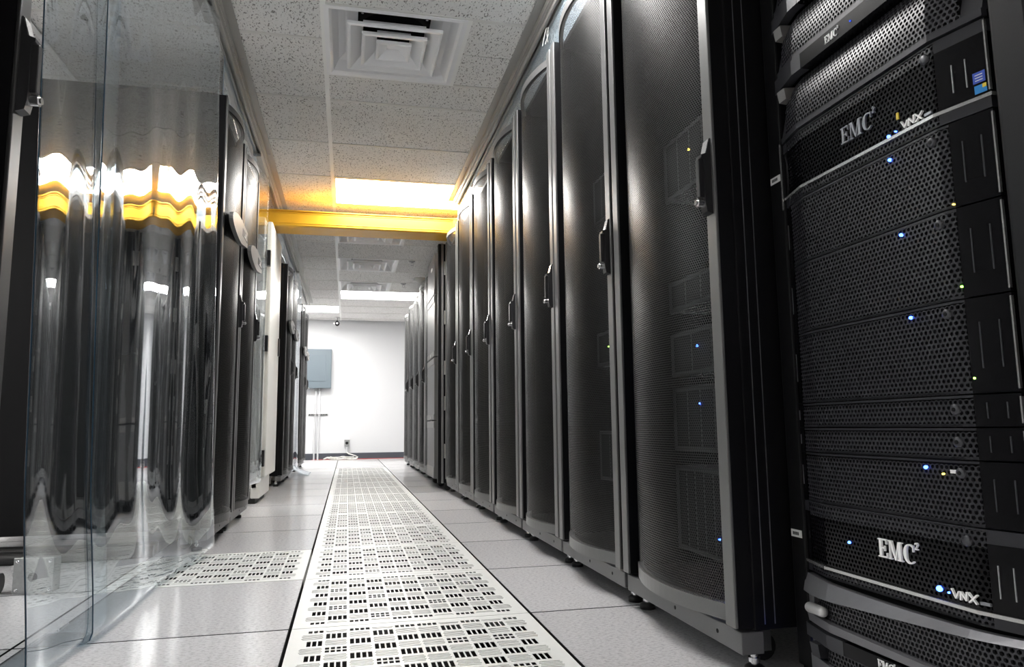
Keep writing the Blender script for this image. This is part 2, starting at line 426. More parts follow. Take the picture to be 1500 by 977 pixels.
# ------------------------------------------------------------------ server racks with bowed mesh doors
H = 1.955
def arc(y, w, d0=.028, d1=-.026):
    q = (y-.044)/(w-.088)*2-1
    return d1+(d0-d1)*q*q
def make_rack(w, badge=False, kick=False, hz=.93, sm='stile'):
    t = thing('server_rack', '', 'server rack')
    # cabinet shell
    m = MB('black'); D = 1.06
    m.box(.045, D, 0.002, .016, .09, H).box(.045, D, w-.016, w-.002, .09, H)
    m.box(.045, D, .016, w-.016, H-.02, H).box(.045, D, .016, w-.016, .09, .11).box(D-.015, D, .016, w-.016, .11, H-.02)
    m.box(.04, .075, .002, .03, .088, H, .003).box(.04, .075, w-.03, w-.002, .088, H, .003)
    m.build('cabinet_shell', t)
    for x in (.062, .084): MB('zinc').box(x, x+.0016, .0008, .0021, .10, H-.01).build('edge_highlight', t)  # thin bright strips standing in for highlights on the frame edges
    m = MB('base'); z0 = .012 if kick else .044
    m.box(.012, .06, .004, w-.004, z0, .086, .002); b = m.build('base_rail', t)
    for y in ((.10, .30) if not kick else (.3,)):
        MB('dark').cyl((.0125, y, .066), 'x', .0045, -.0012, 12).build('bolt', b)
    m = MB('zinc')
    for y in (.0, .0):
        pass
    # door
    dz0, dz1 = .094, H-.004
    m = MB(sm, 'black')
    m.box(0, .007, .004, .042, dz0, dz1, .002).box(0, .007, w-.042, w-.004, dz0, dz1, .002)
    m.mat(1).box(.007, .040, .005, .0415, dz0, dz1).box(.007, .040, w-.0415, w-.005, dz0, dz1).mat(0)  # stile side returns coloured black for their shade, same coat as the fronts
    n = 18
    for za, zb in ((dz0, dz0+.032), (dz1-.030, dz1)):
        for i in range(n):
            ya, yb = .042+(w-.084)*i/n, .042+(w-.084)*(i+1)/n
            xa, xb = arc(ya, w), arc(yb, w)
            m.add([(xa, ya, za), (xb, yb, za), (xb+.016, yb, za), (xa+.016, ya, za), (xa, ya, zb), (xb, yb, zb), (xb+.016, yb, zb), (xa+.016, ya, zb)],
                  [(0, 1, 2, 3), (4, 7, 6, 5), (0, 4, 5, 1), (2, 6, 7, 3), (1, 5, 6, 2), (0, 3, 7, 4)])
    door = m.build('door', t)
    m = MB('mesh')
    def fn(u, v):
        y = .042+(w-.084)*u
        return (arc(y, w)+.004, y, dz0+.026+(dz1-.026-dz0-.026)*v)
    def uf(u, v): return (u*(w-.084)*1.03, v*(dz1-dz0-.052))
    m.grid(fn, 22, 1, uf); m.build('perforated_panel', door)
    # swing handle on the stile nearest y = 0
    m = MB('handle')
    prof = [(.0, 0.), (-.013, .004), (-.016, .02), (-.016, .118), (-.022, .122), (-.022, .128), (-.010, .132), (-.002, .165), (.0, .165)]
    m.prism([(x, hz+z) for x, z in prof], 'y', .012, .036)
    m.box(-.027, -.014, .017, .031, hz+.036, hz+.120, .002)
    h = m.build('handle', door)
    m = MB('chrome'); m.cyl((-.014, .024, hz+.024), 'x', .0095, -.016, 16); m.cyl((-.030, .024, hz+.024), 'x', .006, -.004, 12)
    m.build('lock_barrel', door)
    m = MB('trim'); m.prism([(-.0105, hz+.1325), (-.0025, hz+.1635), (-.004, hz+.1635), (-.012, hz+.1325)], 'y', .0125, .0355); m.build('handle_cap', door)
    if badge:
        m = MB('greybadge')
        pl = [(.095, .0), (.095, .076)]
        for i in range(19):
            a = PI/2+PI*i/18
            pl.append((.29-.28*math.cos(a-PI/2-PI/2)*0+.28*(-math.cos(a)), .030+.056*math.sin(a)))
        zb = 1.386
        m.prism([(y, zb+z) for y, z in pl], 'x', -.036, -.018); bo = m.build('badge', door)
        m = MB('ink'); m.box(-.0374, -.0355, .112, .270, zb+.020, zb+.056); m.build('badge_window', door)
        m = MB('label'); m.box(-.0384, -.0372, .135, .215, zb+.026, zb+.032).box(-.0384, -.0372, .160, .185, zb+.026, zb+.050); m.build('badge_emblem', door)
    # feet
    for y in (.035, w-.035):
        m = MB('rubber', 'chrome'); m.lathe((.055, y, 0), 'z', [(0, 0), (.020, 0), (.020, .012), (.014, .016), (0, .016)], 16)
        m.mat(1).cyl((.055, y, .014), 'z', .0075, .034, 12).cyl((.055, y, .022), 'z', .013, .008, 6); m.build('leveling_foot', t)
    for y in (.11, w-.11):
        m = MB('rubber', 'zinc'); m.cyl((.115, y-.012, .028), 'y', .028, .024, 20); m.mat(1).box(.10, .13, y-.017, y-.013, .02, .07).box(.10, .13, y+.013, y+.017, .02, .07).box(.095, .135, y-.02, y+.02, .068, .09); m.build('caster', t)
    return t
XRF = .872
rk = make_rack(.60)
ys_right = [-.605, .008, .618, 1.238, 1.868, 2.475, 3.095]
nm = ['nearest', 'second', 'third', 'fourth', 'fifth', 'sixth', 'seventh']
RG = 'black server racks in the right row'
for k, y in enumerate(ys_right):
    lab = 'tall black rack with bowed mesh door, %s along the right side of the aisle' % nm[k]
    if k == 0: rk.location = (XRF, y, 0); rk['label'] = lab; rk['group'] = RG; r0 = rk
    else: dup(rk, (XRF, y, 0), 0, lab, RG)
for k, y in enumerate([4.66, 5.27, 5.92, 6.57, 7.28]):
    dup(rk, (XRF, y, 0), 0, 'dark mesh-door rack beyond the black storage cabinet, %s one towards the back wall' % ['first', 'second', 'third', 'fourth', 'last'][k], 'racks at the far end of the right row')
# left row (same cabinet turned round, front plane at x = -.405)
XLF = -.408
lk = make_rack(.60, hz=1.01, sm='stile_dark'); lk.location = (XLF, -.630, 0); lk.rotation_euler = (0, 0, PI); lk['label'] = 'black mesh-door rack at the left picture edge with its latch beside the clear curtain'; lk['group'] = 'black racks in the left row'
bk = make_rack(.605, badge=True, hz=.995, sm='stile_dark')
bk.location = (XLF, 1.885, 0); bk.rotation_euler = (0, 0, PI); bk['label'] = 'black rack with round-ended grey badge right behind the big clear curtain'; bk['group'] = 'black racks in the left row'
LB = [(2.495, 'black rack with round-ended grey badge beside the cream cabinet'), (5.26, 'black badge rack just past the cream cabinet on the left'), (5.87, 'black badge rack in front of the far narrow clear curtain'), (7.42, 'dark badge rack past the far clear curtain'), (8.03, 'last dark rack of the left row by the back wall')]
for y, lab in LB: dup(bk, (XLF, y, 0), PI, lab, 'black racks in the left row')

# servers seen dimly behind the mesh of the first two racks
def server(x, y, z, h, leds, label, n):
    t = thing('rack_server', label, 'server', (x, y, z), 0, 'servers behind the mesh doors')
    MB('servergrey').box(.012, .70, 0, .45, 0, h).build('chassis', t)
    m = MB('servergrey', 'dark'); m.box(0, .012, -.015, .465, 0, h, .002).mat(1)
    for i in range(n):
        a = .02+.43*i/n
        m.box(-.001, .002, a, a+.43/n-.008, .012, h-.012)
    f = m.build('faceplate', t)
    for yy, zz, c in leds: MB(c).box(-.004, -.0005, yy, yy+.005, zz, zz+.005).build('status_light', f)
sv = [(.16, .22, [(.20, .05, 'led_blue'), (.23, .052, 'led_blue')], 'lowest', 9), (.42, .17, [(.12, .08, 'led_blue'), (.3, .12, 'led_blue')], 'second lowest', 6), (.62, .12, [(.3, .07, 'led_blue')], 'third lowest', 4), (.80, .085, [(.10, .05, 'led_green'), (.20, .05, 'led_green')], 'fourth lowest', 5), (1.12, .17, [(.3, .1, 'led_amber')], 'highest', 6)]
for z, h, ld, nme, n in sv: server(XRF+.14, -.53, z, h, ld, 'grey server behind the mesh door of the first right rack, %s of five' % nme, n)
for z, h, ld, nme, n in [(.30, .17, [(.1, .1, 'led_blue')], 'lowest', 5), (.70, .12, [(.2, .06, 'led_green'), (.34, .06, 'led_green')], 'middle', 4), (1.22, .17, [(.3, .1, 'led_blue')], 'highest', 6)]:
    server(XRF+.14, .083, z, h, ld, 'grey server behind the mesh door of the second right rack, %s of three' % nme, n)

# ------------------------------------------------------------------ black storage cabinet with four stacked fronts
t = thing('storage_cabinet', 'black storage cabinet with four stacked front panels standing proud of the right racks', 'storage cabinet', (.80, 3.73, 0))
m = MB('black'); m.box(.10, 1.15, .0, .88, .06, 1.955).box(.02, .10, .0, .055, .06, 1.955, .004).box(.06, .10, .055, .11, .06, 1.955, .003); m.build('cabinet_shell', t)
m = MB('stile'); m.box(.045, .062, -.012, .006, .06, 1.955, .003); m.build('door_post', t); m = MB('stile'); m.box(.086, .098, -.010, .004, .06, 1.955, .003); m.build('door_post', t)
for z in (.25, .62, .9, 1.3, 1.7): MB('bright_edge').box(.066, .080, -.006, .0, z, z+.11, .001).build('hinge', t)
zz = [.075, .545, 1.065, 1.585, 1.94]
for a, b in zip(zz, zz[1:]):
    m = MB('panel', 'black'); a2, b2 = a+.004, b-.004
    m.mat(0).prism([(.02, .25), (.02, .78), (.06, .84), (.10, .84), (.10, .13), (.085, .12)], 'z', a2, b2)
    p = m.build('front_panel', t)
    if b < 1.9: MB('greybadge').box(.016, .021, .26, .76, b2-.055, b2-.006, .001).build('name_strip', p)
    if a > .1: MB('greybadge').box(.016, .021, .26, .76, a2+.004, a2+.045, .001).build('name_strip', p); MB('label').cyl((.0165, .5, a2+.024), 'x', .014, -.002, 16).build('emblem', p)
    if a < .1: MB('greybadge').box(.016, .021, .26, .76, a2+.002, a2+.09, .001).build('kick_plate', p)
MB('label').box(.016, .0205, .42, .50, 1.82, 1.845, .001).build('front_label', t)
for y in (.06, .45, .82):
    m = MB('rubber'); m.cyl((.10, y-.012, .026), 'y', .026, .024, 16).box(.085, .115, y-.016, y+.016, .04, .062); m.build('caster', t)

# ------------------------------------------------------------------ cream cabinet on the left
t = thing('equipment_cabinet', 'tall cream metal cabinet between the black racks on the left', 'equipment cabinet', (-.43, 3.20, 0))
m = MB('cream'); m.box(-.95, -.02, .0, .78, .10, 1.955, .004); m.build('cabinet_shell', t)
m = MB('cream'); m.box(-.06, .0, .0, .60, .035, .16, .008); m.build('plinth', t)
m = MB('cream'); m.box(-.016, .022, .09, .80, .165, 1.95, .012); dr = m.build('door', t)
for z in (.24, 1.02, 1.62): MB('handle').box(-.013, .018, .035, .082, z, z+.11, .003).build('hinge', t)
MB('handle').box(.022, .032, .72, .75, 1.05, 1.19, .003).build('handle', dr)
MB('rubber').box(-.90, -.03, .02, .58, 0, .034).build('base_foot', t)
# darker side cable duct
# ------------------------------------------------------------------ storage rack with lettered enclosures
RX = 1.0; RY = -.663
st = thing('storage_rack', 'open black storage rack at the right picture edge full of lettered enclosures', 'storage rack', (RX, RY, 0))
m = MB('black'); m.box(-.012, .05, -.008, .038, .03, 2.0, .004).box(.05, 1.0, .02, .038, .03, 2.0); m.build('side_panel', st)
m = MB('black'); m.box(-.012, .05, -.56, -.502, .03, 2.0, .006).box(.05, 1.0, -.56, -.545, .03, 2.0); m.build('side_panel', st)
m = MB('black'); m.box(.0, 1.0, -.56, .038, 1.99, 2.01).box(.0, 1.0, -.56, .038, .02, .032).box(.98, 1.0, -.545, .02, .03, 1.99); m.build('cabinet_shell', st)
MB('trim').box(-.0135, -.0118, -.006, -.003, .92, 1.06).build('front_edge_strip', st)
for z in (.9845, .2705):
    m = MB('label', 'ink'); m.box(-.0132, -.012, .000, .034, z, z+.014).mat(1)
    for i in range(4): m.box(-.0136, -.0131, .009+.005*i, .0125+.005*i, z+.004, z+.010)
    m.build('asset_tag', st)
MB('rubber').cyl((.03, .015, 0), 'z', .018, .03, 14).build('leveling_foot', st)
MB('rubber').cyl((.03, -.53, 0), 'z', .018, .03, 14).build('leveling_foot', st)

def fx(y):  # bowed bezel front, local y runs 0 .. -.49
    y = -y
    if y < .085: return -.004-.020*y/.085
    if y < .412: return -.024
    return -.024+.020*(y-.412)/.078
KN = [0, -.085, -.412, -.49]
def hexplate(mb, ya, yb, z0, z1, pitch, web, off=None, depth=.004, matf=None):
    R = pitch/math.sqrt(3); sc = 1-web/pitch; dz = pitch*.866025
    lo, hi = min(ya, yb), max(ya, yb)
    off = off or (lambda z: 0.)
    nr = int((z1-z0)/dz)+2; nc = int((hi-lo)/pitch)+2
    for r in range(nr):
        cz = z0+R*.5+r*dz
        if cz > z1-R*.3: break
        for c in range(nc):
            cy = lo+pitch*(.5+c+(.5 if r % 2 else 0))
            if cy > hi-pitch*.4: break
            if matf: mb.mat(matf(cy, cz))
            o, i_, b = [], [], []
            for k in range(6):
                a = PI/6+k*PI/3
                yo, zo = cy+R*math.cos(a), cz+R*math.sin(a)
                yi, zi = cy+R*sc*math.cos(a), cz+R*sc*math.sin(a)
                o.append((fx(yo)+off(zo), yo, zo)); i_.append((fx(yi)+off(zi), yi, zi)); b.append((fx(yi)+off(zi)+depth, yi, zi))
            mb.add(o+i_+b, [(k, (k+1) % 6, 6+(k+1) % 6, 6+k) for k in range(6)]+[(6+k, 6+(k+1) % 6, 12+(k+1) % 6, 12+k) for k in range(6)])
def bar(mb, ya, yb, z0, z1, out=0., thick=.006, off=None):
    off = off or (lambda z: 0.)
    lo, hi = min(ya, yb), max(ya, yb)
    yl = sorted([lo, hi]+[k for k in KN if lo < k < hi])
    for a, b in zip(yl, yl[1:]):
        v = []
        for y in (a, b):
            for z in (z0, z1):
                x = fx(y)-out+off(z); v += [(x, y, z), (x+thick, y, z)]
        mb.add(v, [(0, 2, 6, 4), (1, 5, 7, 3), (0, 4, 5, 1), (2, 3, 7, 6), (0, 1, 3, 2), (4, 6, 7, 5)])
    return mb
def stroke(p, q, w):
    d = Vector((q[0]-p[0], q[1]-p[1])); n = Vector((-d.y, d.x)).normalized()*w/2
    return [(p[0]+n.x, p[1]+n.y), (q[0]+n.x, q[1]+n.y), (q[0]-n.x, q[1]-n.y), (p[0]-n.x, p[1]-n.y)]
def rect(a, b, c, d): return [(a, b), (c, b), (c, d), (a, d)]
def glyph_emc():
    g = [rect(.10, 0, .28, 1), rect(0, 0, .70, .065), rect(0, .935, .68, 1), rect(.28, .47, .52, .54), rect(.62, .74, .68, .94), rect(.65, .065, .71, .28), rect(.48, .36, .53, .65)]
    x = .80
    g += [rect(x, 0, x+.26, .06), rect(x, .94, x+.2, 1), rect(x+.09, .06, x+.16, .94), [(x+.09, 1), (x+.30, 1), (x+.58, .0), (x+.50, .0)], [(x+.5, 0), (x+.58, 0), (x+.84, 1), (x+.78, 1)], rect(x+.78, 0, x+.98, 1), rect(x+.68, 0, x+1.08, .06), rect(x+.86, .94, x+1.08, 1)]
    cx, n = 2.42, 16
    for i in range(n):
        a, b = math.radians(48+264*i/n), math.radians(48+264*(i+1)/n)
        def pt(t, inner):
            th = .07+.17*max(0, -math.cos(t))**.8
            return (cx+(.45-(th if inner else 0))*math.cos(t), .5+(.51-(.07 if inner else 0)*1)*math.sin(t))
        g.append([pt(a, 0), pt(b, 0), pt(b, 1), pt(a, 1)])
    g += [rect(2.66, .64, 2.72, .98)]
    s = .34; ox, oy = 2.86, .80
    P = [(0, .72), (.08, .92), (.28, 1.), (.48, .9), (.5, .68), (.02, .04), (.55, .04)]
    for a, b in zip(P, P[1:]): g.append(stroke((ox+a[0]*s, oy+a[1]*s), (ox+b[0]*s, oy+b[1]*s), .05))
    return g
def glyph_vnx(closed=False):
    w = .135
    S = [((0, 1), (.38, .05)), ((.38, .05), (.72, .85)), ((.85, .0), (.92, .9)), ((.92, .9), (1.42, .08)), ((1.42, .08), (1.50, 1.)), ((1.62, 1), (2.42, .0)), ((1.68, .0), (2.48, .95))]
    if closed: S.append(((0, .93), (.74, .86)))
    return [stroke(a, b, w) for a, b in S]
def lettering(mat, glyphs, y, z, h, aspect, parent, name, th=.0016):
    m = MB(mat)
    for k, g in enumerate(glyphs):
        v = []
        e = .00002*k
        for u, w_ in g:
            yy = y-u*h*aspect; v.append((fx(yy)-.0035-e, yy, z+w_*h))
        v2 = [(x+th+.002, a, b) for x, a, b in v]
        n = len(v)
        m.add(v+v2, [tuple(range(n)), tuple(range(n, 2*n))[::-1]]+[(i, (i+1) % n, n+(i+1) % n, n+i) for i in range(n)])
    return m.build(name, parent)
def led(parent, y, z, c='led_blue', r=.0026):
    MB(c).lathe((fx(y)-.002, y, z), 'x', [(0, -r*.8), (r*.7, -r*.5), (r, 0), (r, .003)], 12).build('status_light', parent)
def enclosure(z0, z1, label, cat='storage enclosure', name='drive_enclosure', leds=(), lock=True, marks=True, mats=('bezel_dark', 'bezel_gloss')):
    t = thing(name, label, cat, (RX, RY, z0), 0, 'rack-mounted enclosures in the storage rack')
    h = z1-z0; g = .0012
    MB('dark').box(.012, .72, -.478, -.012, g, h-g).build('chassis', t)
    m = MB(mats[0]); hexplate(m, -.024, -.432, .003, h-.003, .0086, .0030)
    bar(m, -.022, -.434, g, .005); bar(m, -.022, -.434, h-.0045, h-g); bz = m.build('bezel', t)
    MB('dark').box(.004, .012, -.48, -.01, g, h-g).build('drive_backplane', t)
    m = MB(mats[1]); bar(m, 0, -.026, g, h-g, .001, .01); cl = m.build('end_cap', t)
    m = MB(mats[1]); bar(m, -.430, -.490, g, h-g, .001, .010); cp = m.build('end_cap', t)
    m = MB('trim'); bar(m, -.4885, -.4905, g+.004, h-g-.004, .0022, .004); m.build('edge_strip', cp)
    if marks:
        m = MB('zinc'); bar(m, -.0095, -.0107, h*.32, h*.72, .0018, .002); m.build('release_latch', cl)
        m = MB('bezel_gloss', 'bezel'); bar(m, -.448, -.472, h*.28, h*.72, .0014, .002); m.mat(1); bar(m, -.4465, -.448, h*.26, h*.74, .0022, .003); bar(m, -.472, -.4735, h*.26, h*.74, .0022, .003); m.build('release_latch', cp)
    if lock:
        m = MB('bezel', 'dark'); y = -.402; z = h-.018 if h > .06 else h*.55
        m.lathe((fx(y)-.003, y, z), 'x', [(0, -.001), (.005, -.001), (.0075, 0), (.0075, .006)], 18); m.mat(1).cyl((fx(y)-.0042, y, z), 'x', .003, -.0006, 10); m.build('lock', bz)
    for l in leds: led(bz, *l)
    return t, bz, cp
U = .0447
enclosure(.796, .923, 'dark perforated drive enclosure right under the upper silver trim line', leds=[(-.316, .114), (-.427, .006, 'led_amber', .0014)])
enclosure(.663, .796, 'dark perforated drive enclosure, second below the upper silver trim line', leds=[(-.327, .12), (-.428, .018, 'led_green', .0016)])
enclosure(.528, .663, 'dark perforated drive enclosure, third below the upper silver trim line', leds=[(-.333, .122), (-.434, .022, 'led_green', .0016)])
enclosure(.482, .528, 'thin dark perforated unit, upper of the two slim ones mid rack', 'rack unit', 'rack_unit')
enclosure(.436, .482, 'thin dark perforated unit, lower of the two slim ones mid rack', 'rack unit', 'rack_unit')
t, bz, cp = enclosure(.345, .436, 'perforated unit with a small white plate above the lower lettered front', 'rack unit', 'rack_unit', leds=[(-.338, .078), (-.37, .07, 'led_amber', .0014)])
m = MB('label'); bar(m, -.385, -.403, .072, .077, .003, .003); m.build('name_plate', bz)

def logo_unit(z0, z1, label, lm, closed, lt, vt, mesh_end):
    t = thing('storage_processor', label, 'storage processor', (RX, RY, z0), 0, 'rack-mounted enclosures in the storage rack')
    h = z1-z0; g = .0012
    MB('dark').box(.012, .72, -.478, -.012, g, h-g).build('chassis', t)
    MB('dark').box(.004, .012, -.48, -.01, g, h-g).build('drive_backplane', t)
    zt0, zt1 = .0185, h-.024
    m = MB('bezel_dark', 'bezel_gloss')
    hexplate(m, -.024, mesh_end, .003, h-.003, .0086, .0034, matf=lambda y, z: 1 if zt0 < z < zt1 else 0)
    m.mat(0); bar(m, -.022, -.434, g, .004); bar(m, -.022, -.434, h-.0035, h-g); bz = m.build('bezel', t)
    m = MB('bezel_gloss', 'bezel_dark'); bar(m, 0, -.026, zt0, h-.02, .001, .01); m.mat(1); bar(m, 0, -.026, g, zt0, .001, .01); bar(m, 0, -.026, h-.02, h-g, .001, .01); m.build('end_cap', t)
    m = MB('bezel_gloss', 'bezel_dark'); bar(m, mesh_end+.002, -.490, zt0, zt1+.004, .001, .01)
    m.mat(1); bar(m, mesh_end+.002, -.490, zt1+.004, h-g, .001, .01); bar(m, mesh_end+.002, -.490, g, zt0, .001, .01); cp = m.build('end_cap', t)
    m = MB('trim'); bar(m, 0, -.494, zt0-.002, zt0+.003, .005, .008); m.build('silver_trim', bz)
    m = MB('trim'); bar(m, -.4885, -.4905, zt0+.008, h-.004, .0022, .004); m.build('edge_strip', cp)
    m = MB('dark', 'zinc'); m.mat(1)
    bar(m, -.441, -.4425, .042, .085, .0022, .003); bar(m, -.460, -.4615, .042, .085, .0022, .003); m.build('release_latch', cp)
    lettering(lm, glyph_emc(), lt[0], lt[1], lt[2], .97, bz, 'maker_lettering')
    lettering('logo', glyph_vnx(closed), vt[0], vt[1], .0132, 1.32, bz, 'series_lettering')
    m = MB('logo_dark'); bar(m, vt[0]-.047, vt[0]-.060, vt[1]+.001, vt[1]+.005, .0035, .003); m.build('series_number', bz)
    m = MB('bezel', 'dark'); y = -.402; z = h-.020
    m.lathe((fx(y)-.003, y, z), 'x', [(0, -.001), (.005, -.001), (.0075, 0), (.0075, .006)], 18); m.build('lock', bz)
    return t, bz, cp
t, bz, cp = logo_unit(.923, 1.057, 'black bezel with dull EMC lettering and blue stickers near the top of the storage rack', 'logo_dark', False, (-.208, .055, .029), (-.348, .0245), -.42)
led(bz, -.318, .0255); led(bz, -.333, .028, 'led_blue', .0012)
m = MB('stick_blue', 'label'); bar(m, -.469, -.485, .042, .058, .0018, .002); m.mat(1)
for z in (.045, .049, .053): bar(m, -.472, -.482, z, z+.0012, .0021, .001)
m.build('sticker', cp)
m = MB('stick_sky', 'stick_yellow'); bar(m, -.470, -.486, .0265, .0385, .0018, .002); m.mat(1); bar(m, -.481, -.486, .033, .0385, .0022, .002); m.build('sticker', cp)
m = MB('stick_yellow'); bar(m, -.338, -.342, .045, .056, .002, .002); m.build('inside_label', bz)
t, bz, cp = logo_unit(.213, .345, 'black bezel with bright white EMC lettering low in the storage rack', 'logo', False, (-.226, .062, .029), (-.369, .0285), -.432)
led(bz, -.345, .036, 'led_blue', .0042); led(bz, -.362, .034, 'led_blue', .0014); led(bz, -.153, .073, 'led_blue', .0022)

def gray_unit(z0, z1, label):
    t = thing('disk_server', label, 'disk server', (RX, RY, z0), 0, 'grey servers at the top of the storage rack')
    h = z1-z0; g = .0012
    MB('dark').box(.012, .72, -.478, -.012, g, h-g).build('chassis', t)
    MB('dark').box(.006, .012, -.48, -.01, g, h-g).build('drive_backplane', t)
    def off(z):
        q = (z-.012)/(h-.05)
        return .018*max(0, min(1.2, q))**3.0-.004
    m = MB('bezel'); hexplate(m, -.030, -.462, .012, h-.036, .0086, .0030, off)
    bar(m, 0, -.49, g, .0125, .004, .01)
    bar(m, 0, -.032, .0125, h-.030, .0, .01, lambda z: off(z)+.002); bar(m, -.460, -.49, .0125, h-.030, .0, .01, lambda z: off(z)+.002)
    bz = m.build('bezel', t)
    m = MB('bezel', 'bezel_gloss'); bar(m, 0, -.115, h-.032, h-.002, .008, .02); bar(m, -.37, -.49, h-.032, h-.002, .008, .02)
    m.mat(1); bar(m, -.115, -.37, h-.032, h-.002, .0075, .02); bd = m.build('header_band', t)
    fo = lambda y: fx(y)-.0075
    g2 = glyph_emc(); mm = MB('logo')
    for k, gl in enumerate(g2):
        v = [(fx(-.2)-.0092-.00001*k, -.19-u*.0125, h-.024+w_*.014) for u, w_ in gl]; v2 = [(x+.003, a, b) for x, a, b in v]; n = len(v)
        mm.add(v+v2, [tuple(range(n)), tuple(range(n, 2*n))[::-1]]+[(i, (i+1) % n, n+(i+1) % n, n+i) for i in range(n)])
    mm.build('maker_lettering', bd)
    MB('latch_glow').box(fx(-.3)-.009, fx(-.3)-.006, -.260, -.2575, h-.019, h-.017).build('status_light', bd)
    m = MB('greybadge'); m.prism([(-.022, h-.062), (-.026, h-.040), (.0, h-.036), (.004, h-.064)], 'y', -.050, -.026); m.build('latch', t)
    return t
gray_unit(1.058, 1.200, 'grey perforated server directly above the blue-stickered bezel')
gray_unit(1.200, 1.334, 'grey perforated server second above the blue-stickered bezel')
gray_unit(1.334, 1.468, 'grey perforated server cut by the top right of the picture')

# bottom grey unit with slanted grille and chrome pill
t = thing('disk_server', 'grey server with slanted grille and chrome pill latch under the white lettering', 'disk server', (RX, RY, .120), 0, 'rack-mounted enclosures in the storage rack')
h = .091
MB('dark').box(.012, .72, -.478, -.012, .001, h-.001).build('chassis', t)
MB('dark').box(.006, .012, -.48, -.01, .001, h-.001).build('drive_backplane', t)
m = MB('bezel_grey')
def slope(mb, y0, y1, f0, f1, out0, out1, th=.012, n=16):
    for i in range(n):
        a, b = y0+(y1-y0)*i/n, y0+(y1-y0)*(i+1)/n
        v = []
        for y in (a, b):
            for z, o in ((f0(y), out0), (f1(y), out1)): v += [(fx(y)-o, y, z), (fx(y)-o+th, y, z)]
        mb.add(v, [(0, 2, 6, 4), (1, 5, 7, 3), (0, 4, 5, 1), (2, 3, 7, 6), (0, 1, 3, 2), (4, 6, 7, 5)])
lo = lambda y: .053+.028*min(1, max(0, (-y-.03)/.46))**1.1
slope(m, 0, -.49, lambda y: lo(y) if y < -.03 else .055, lambda y: h-.002-.006*math.sin(PI*-y/.49), .012, .004)
slope(m, 0, -.49, lambda y: .001, lambda y: .018-.008*(-y/.49), .006, .008)
bar(m, 0, -.03, .012, .06, .004, .01); bar(m, -.47, -.49, .004, .06, .004, .01)
bz = m.build('bezel', t)
m = MB('bezel'); hexplate(m, -.022, -.475, .008, .086, .0086, .0026, lambda z: .004); m.build('grille', bz)
m = MB('greypill')
rr = .0095; m.lathe((-.026, -.078, .031), 'y', [(rr*math.sin(PI/2*k/6), rr-rr*math.cos(PI/2*k/6)) for k in range(7)]+[(rr*math.cos(PI/2*k/6), .046+rr*math.sin(PI/2*k/6)) for k in range(7)], 20)
m.build('latch', bz)
# lowest unit
t = thing('disk_server', 'lowest grey server with blue-lit latch, cut by the bottom right of the picture', 'disk server', (RX, RY, .034), 0, 'rack-mounted enclosures in the storage rack')
h = .085
MB('dark').box(.012, .72, -.478, -.012, .001, h-.001).build('chassis', t)
MB('dark').box(.006, .012, -.48, -.01, .001, h-.001).build('drive_backplane', t)
m = MB('bezel_grey', 'bezel', 'bezel_gloss'); m.mat(1); bar(m, 0, -.13, .060, h-.002, .010, .02); bar(m, -.37, -.49, .060, h-.002, .010, .02); m.mat(2); bar(m, -.13, -.37, .060, h-.002, .0095, .02)
bd = m.build('header_band', t)
mm = MB('logo')
for k, gl in enumerate(glyph_emc()):
    v = [(fx(-.2)-.0112-.00001*k, -.215-u*.0125, .066+w_*.014) for u, w_ in gl]; v2 = [(x+.003, a, b) for x, a, b in v]; n = len(v)
    mm.add(v+v2, [tuple(range(n)), tuple(range(n, 2*n))[::-1]]+[(i, (i+1) % n, n+(i+1) % n, n+i) for i in range(n)])
mm.build('maker_lettering', bd)
m = MB('bezel'); hexplate(m, -.065, -.45, .026, .062, .0086, .0026, lambda z: .0); m.build('grille', t)
m = MB('bezel_grey'); bar(m, 0, -.49, .001, .028, .006, .016); bar(m, 0, -.03, .028, .06, .002, .012); m.build('lower_bar', t)
m = MB('bezel', 'latch_glow'); m.prism([(-.030, .034), (-.034, .058), (-.006, .060), (-.006, .032)], 'y', -.060, -.036); m.mat(1).box(-.022, -.012, -.036, -.0345, .036, .056); m.build('latch', t)

# ------------------------------------------------------------------ perforated floor panels
def rects(mb, x0, x1, y0, y1, hs, dep=.0012):
    X = sorted({x0, x1}|{h[k] for h in hs for k in (0, 1)}); Y = sorted({y0, y1}|{h[k] for h in hs for k in (2, 3)})
    idx = {}; vs = []; fs = []
    def P(x, y, z):
        k = (round(x, 6), round(y, 6), z)
        if k not in idx: idx[k] = len(vs); vs.append((x, y, z))
        return idx[k]
    for a, b in zip(X, X[1:]):
        for c, d in zip(Y, Y[1:]):
            if any(h[0]-1e-7 < a and b < h[1]+1e-7 and h[2]-1e-7 < c and d < h[3]+1e-7 for h in hs): continue
            fs.append((P(a, c, 0), P(b, c, 0), P(b, d, 0), P(a, d, 0)))
    for a, b, c, d in hs:
        q = [(a, c), (b, c), (b, d), (a, d)]
        for i in range(4):
            p, r = q[i], q[(i+1) % 4]
            fs.append((P(p[0], p[1], -dep), P(r[0], r[1], -dep), P(r[0], r[1], 0), P(p[0], p[1], 0)))
    mb.add(vs, fs)
tile = MB('perf')
g = .0016; mgx = .030; mgy = .030; W = T-2*mgx; cw = W/10; per = (T-2*mgy)/5
gx = .0042; rects(tile, gx, T-gx, g, mgy, []); rects(tile, gx, T-gx, T-mgy, T-g, [])
rects(tile, gx, mgx, mgy, T-mgy, []); rects(tile, T-mgx, T-gx, mgy, T-mgy, [])
rng = random.Random(3)
eights = {(1, 1), (1, 3), (3, 2), (3, 0), (6, 1), (6, 3), (8, 3), (8, 1)}
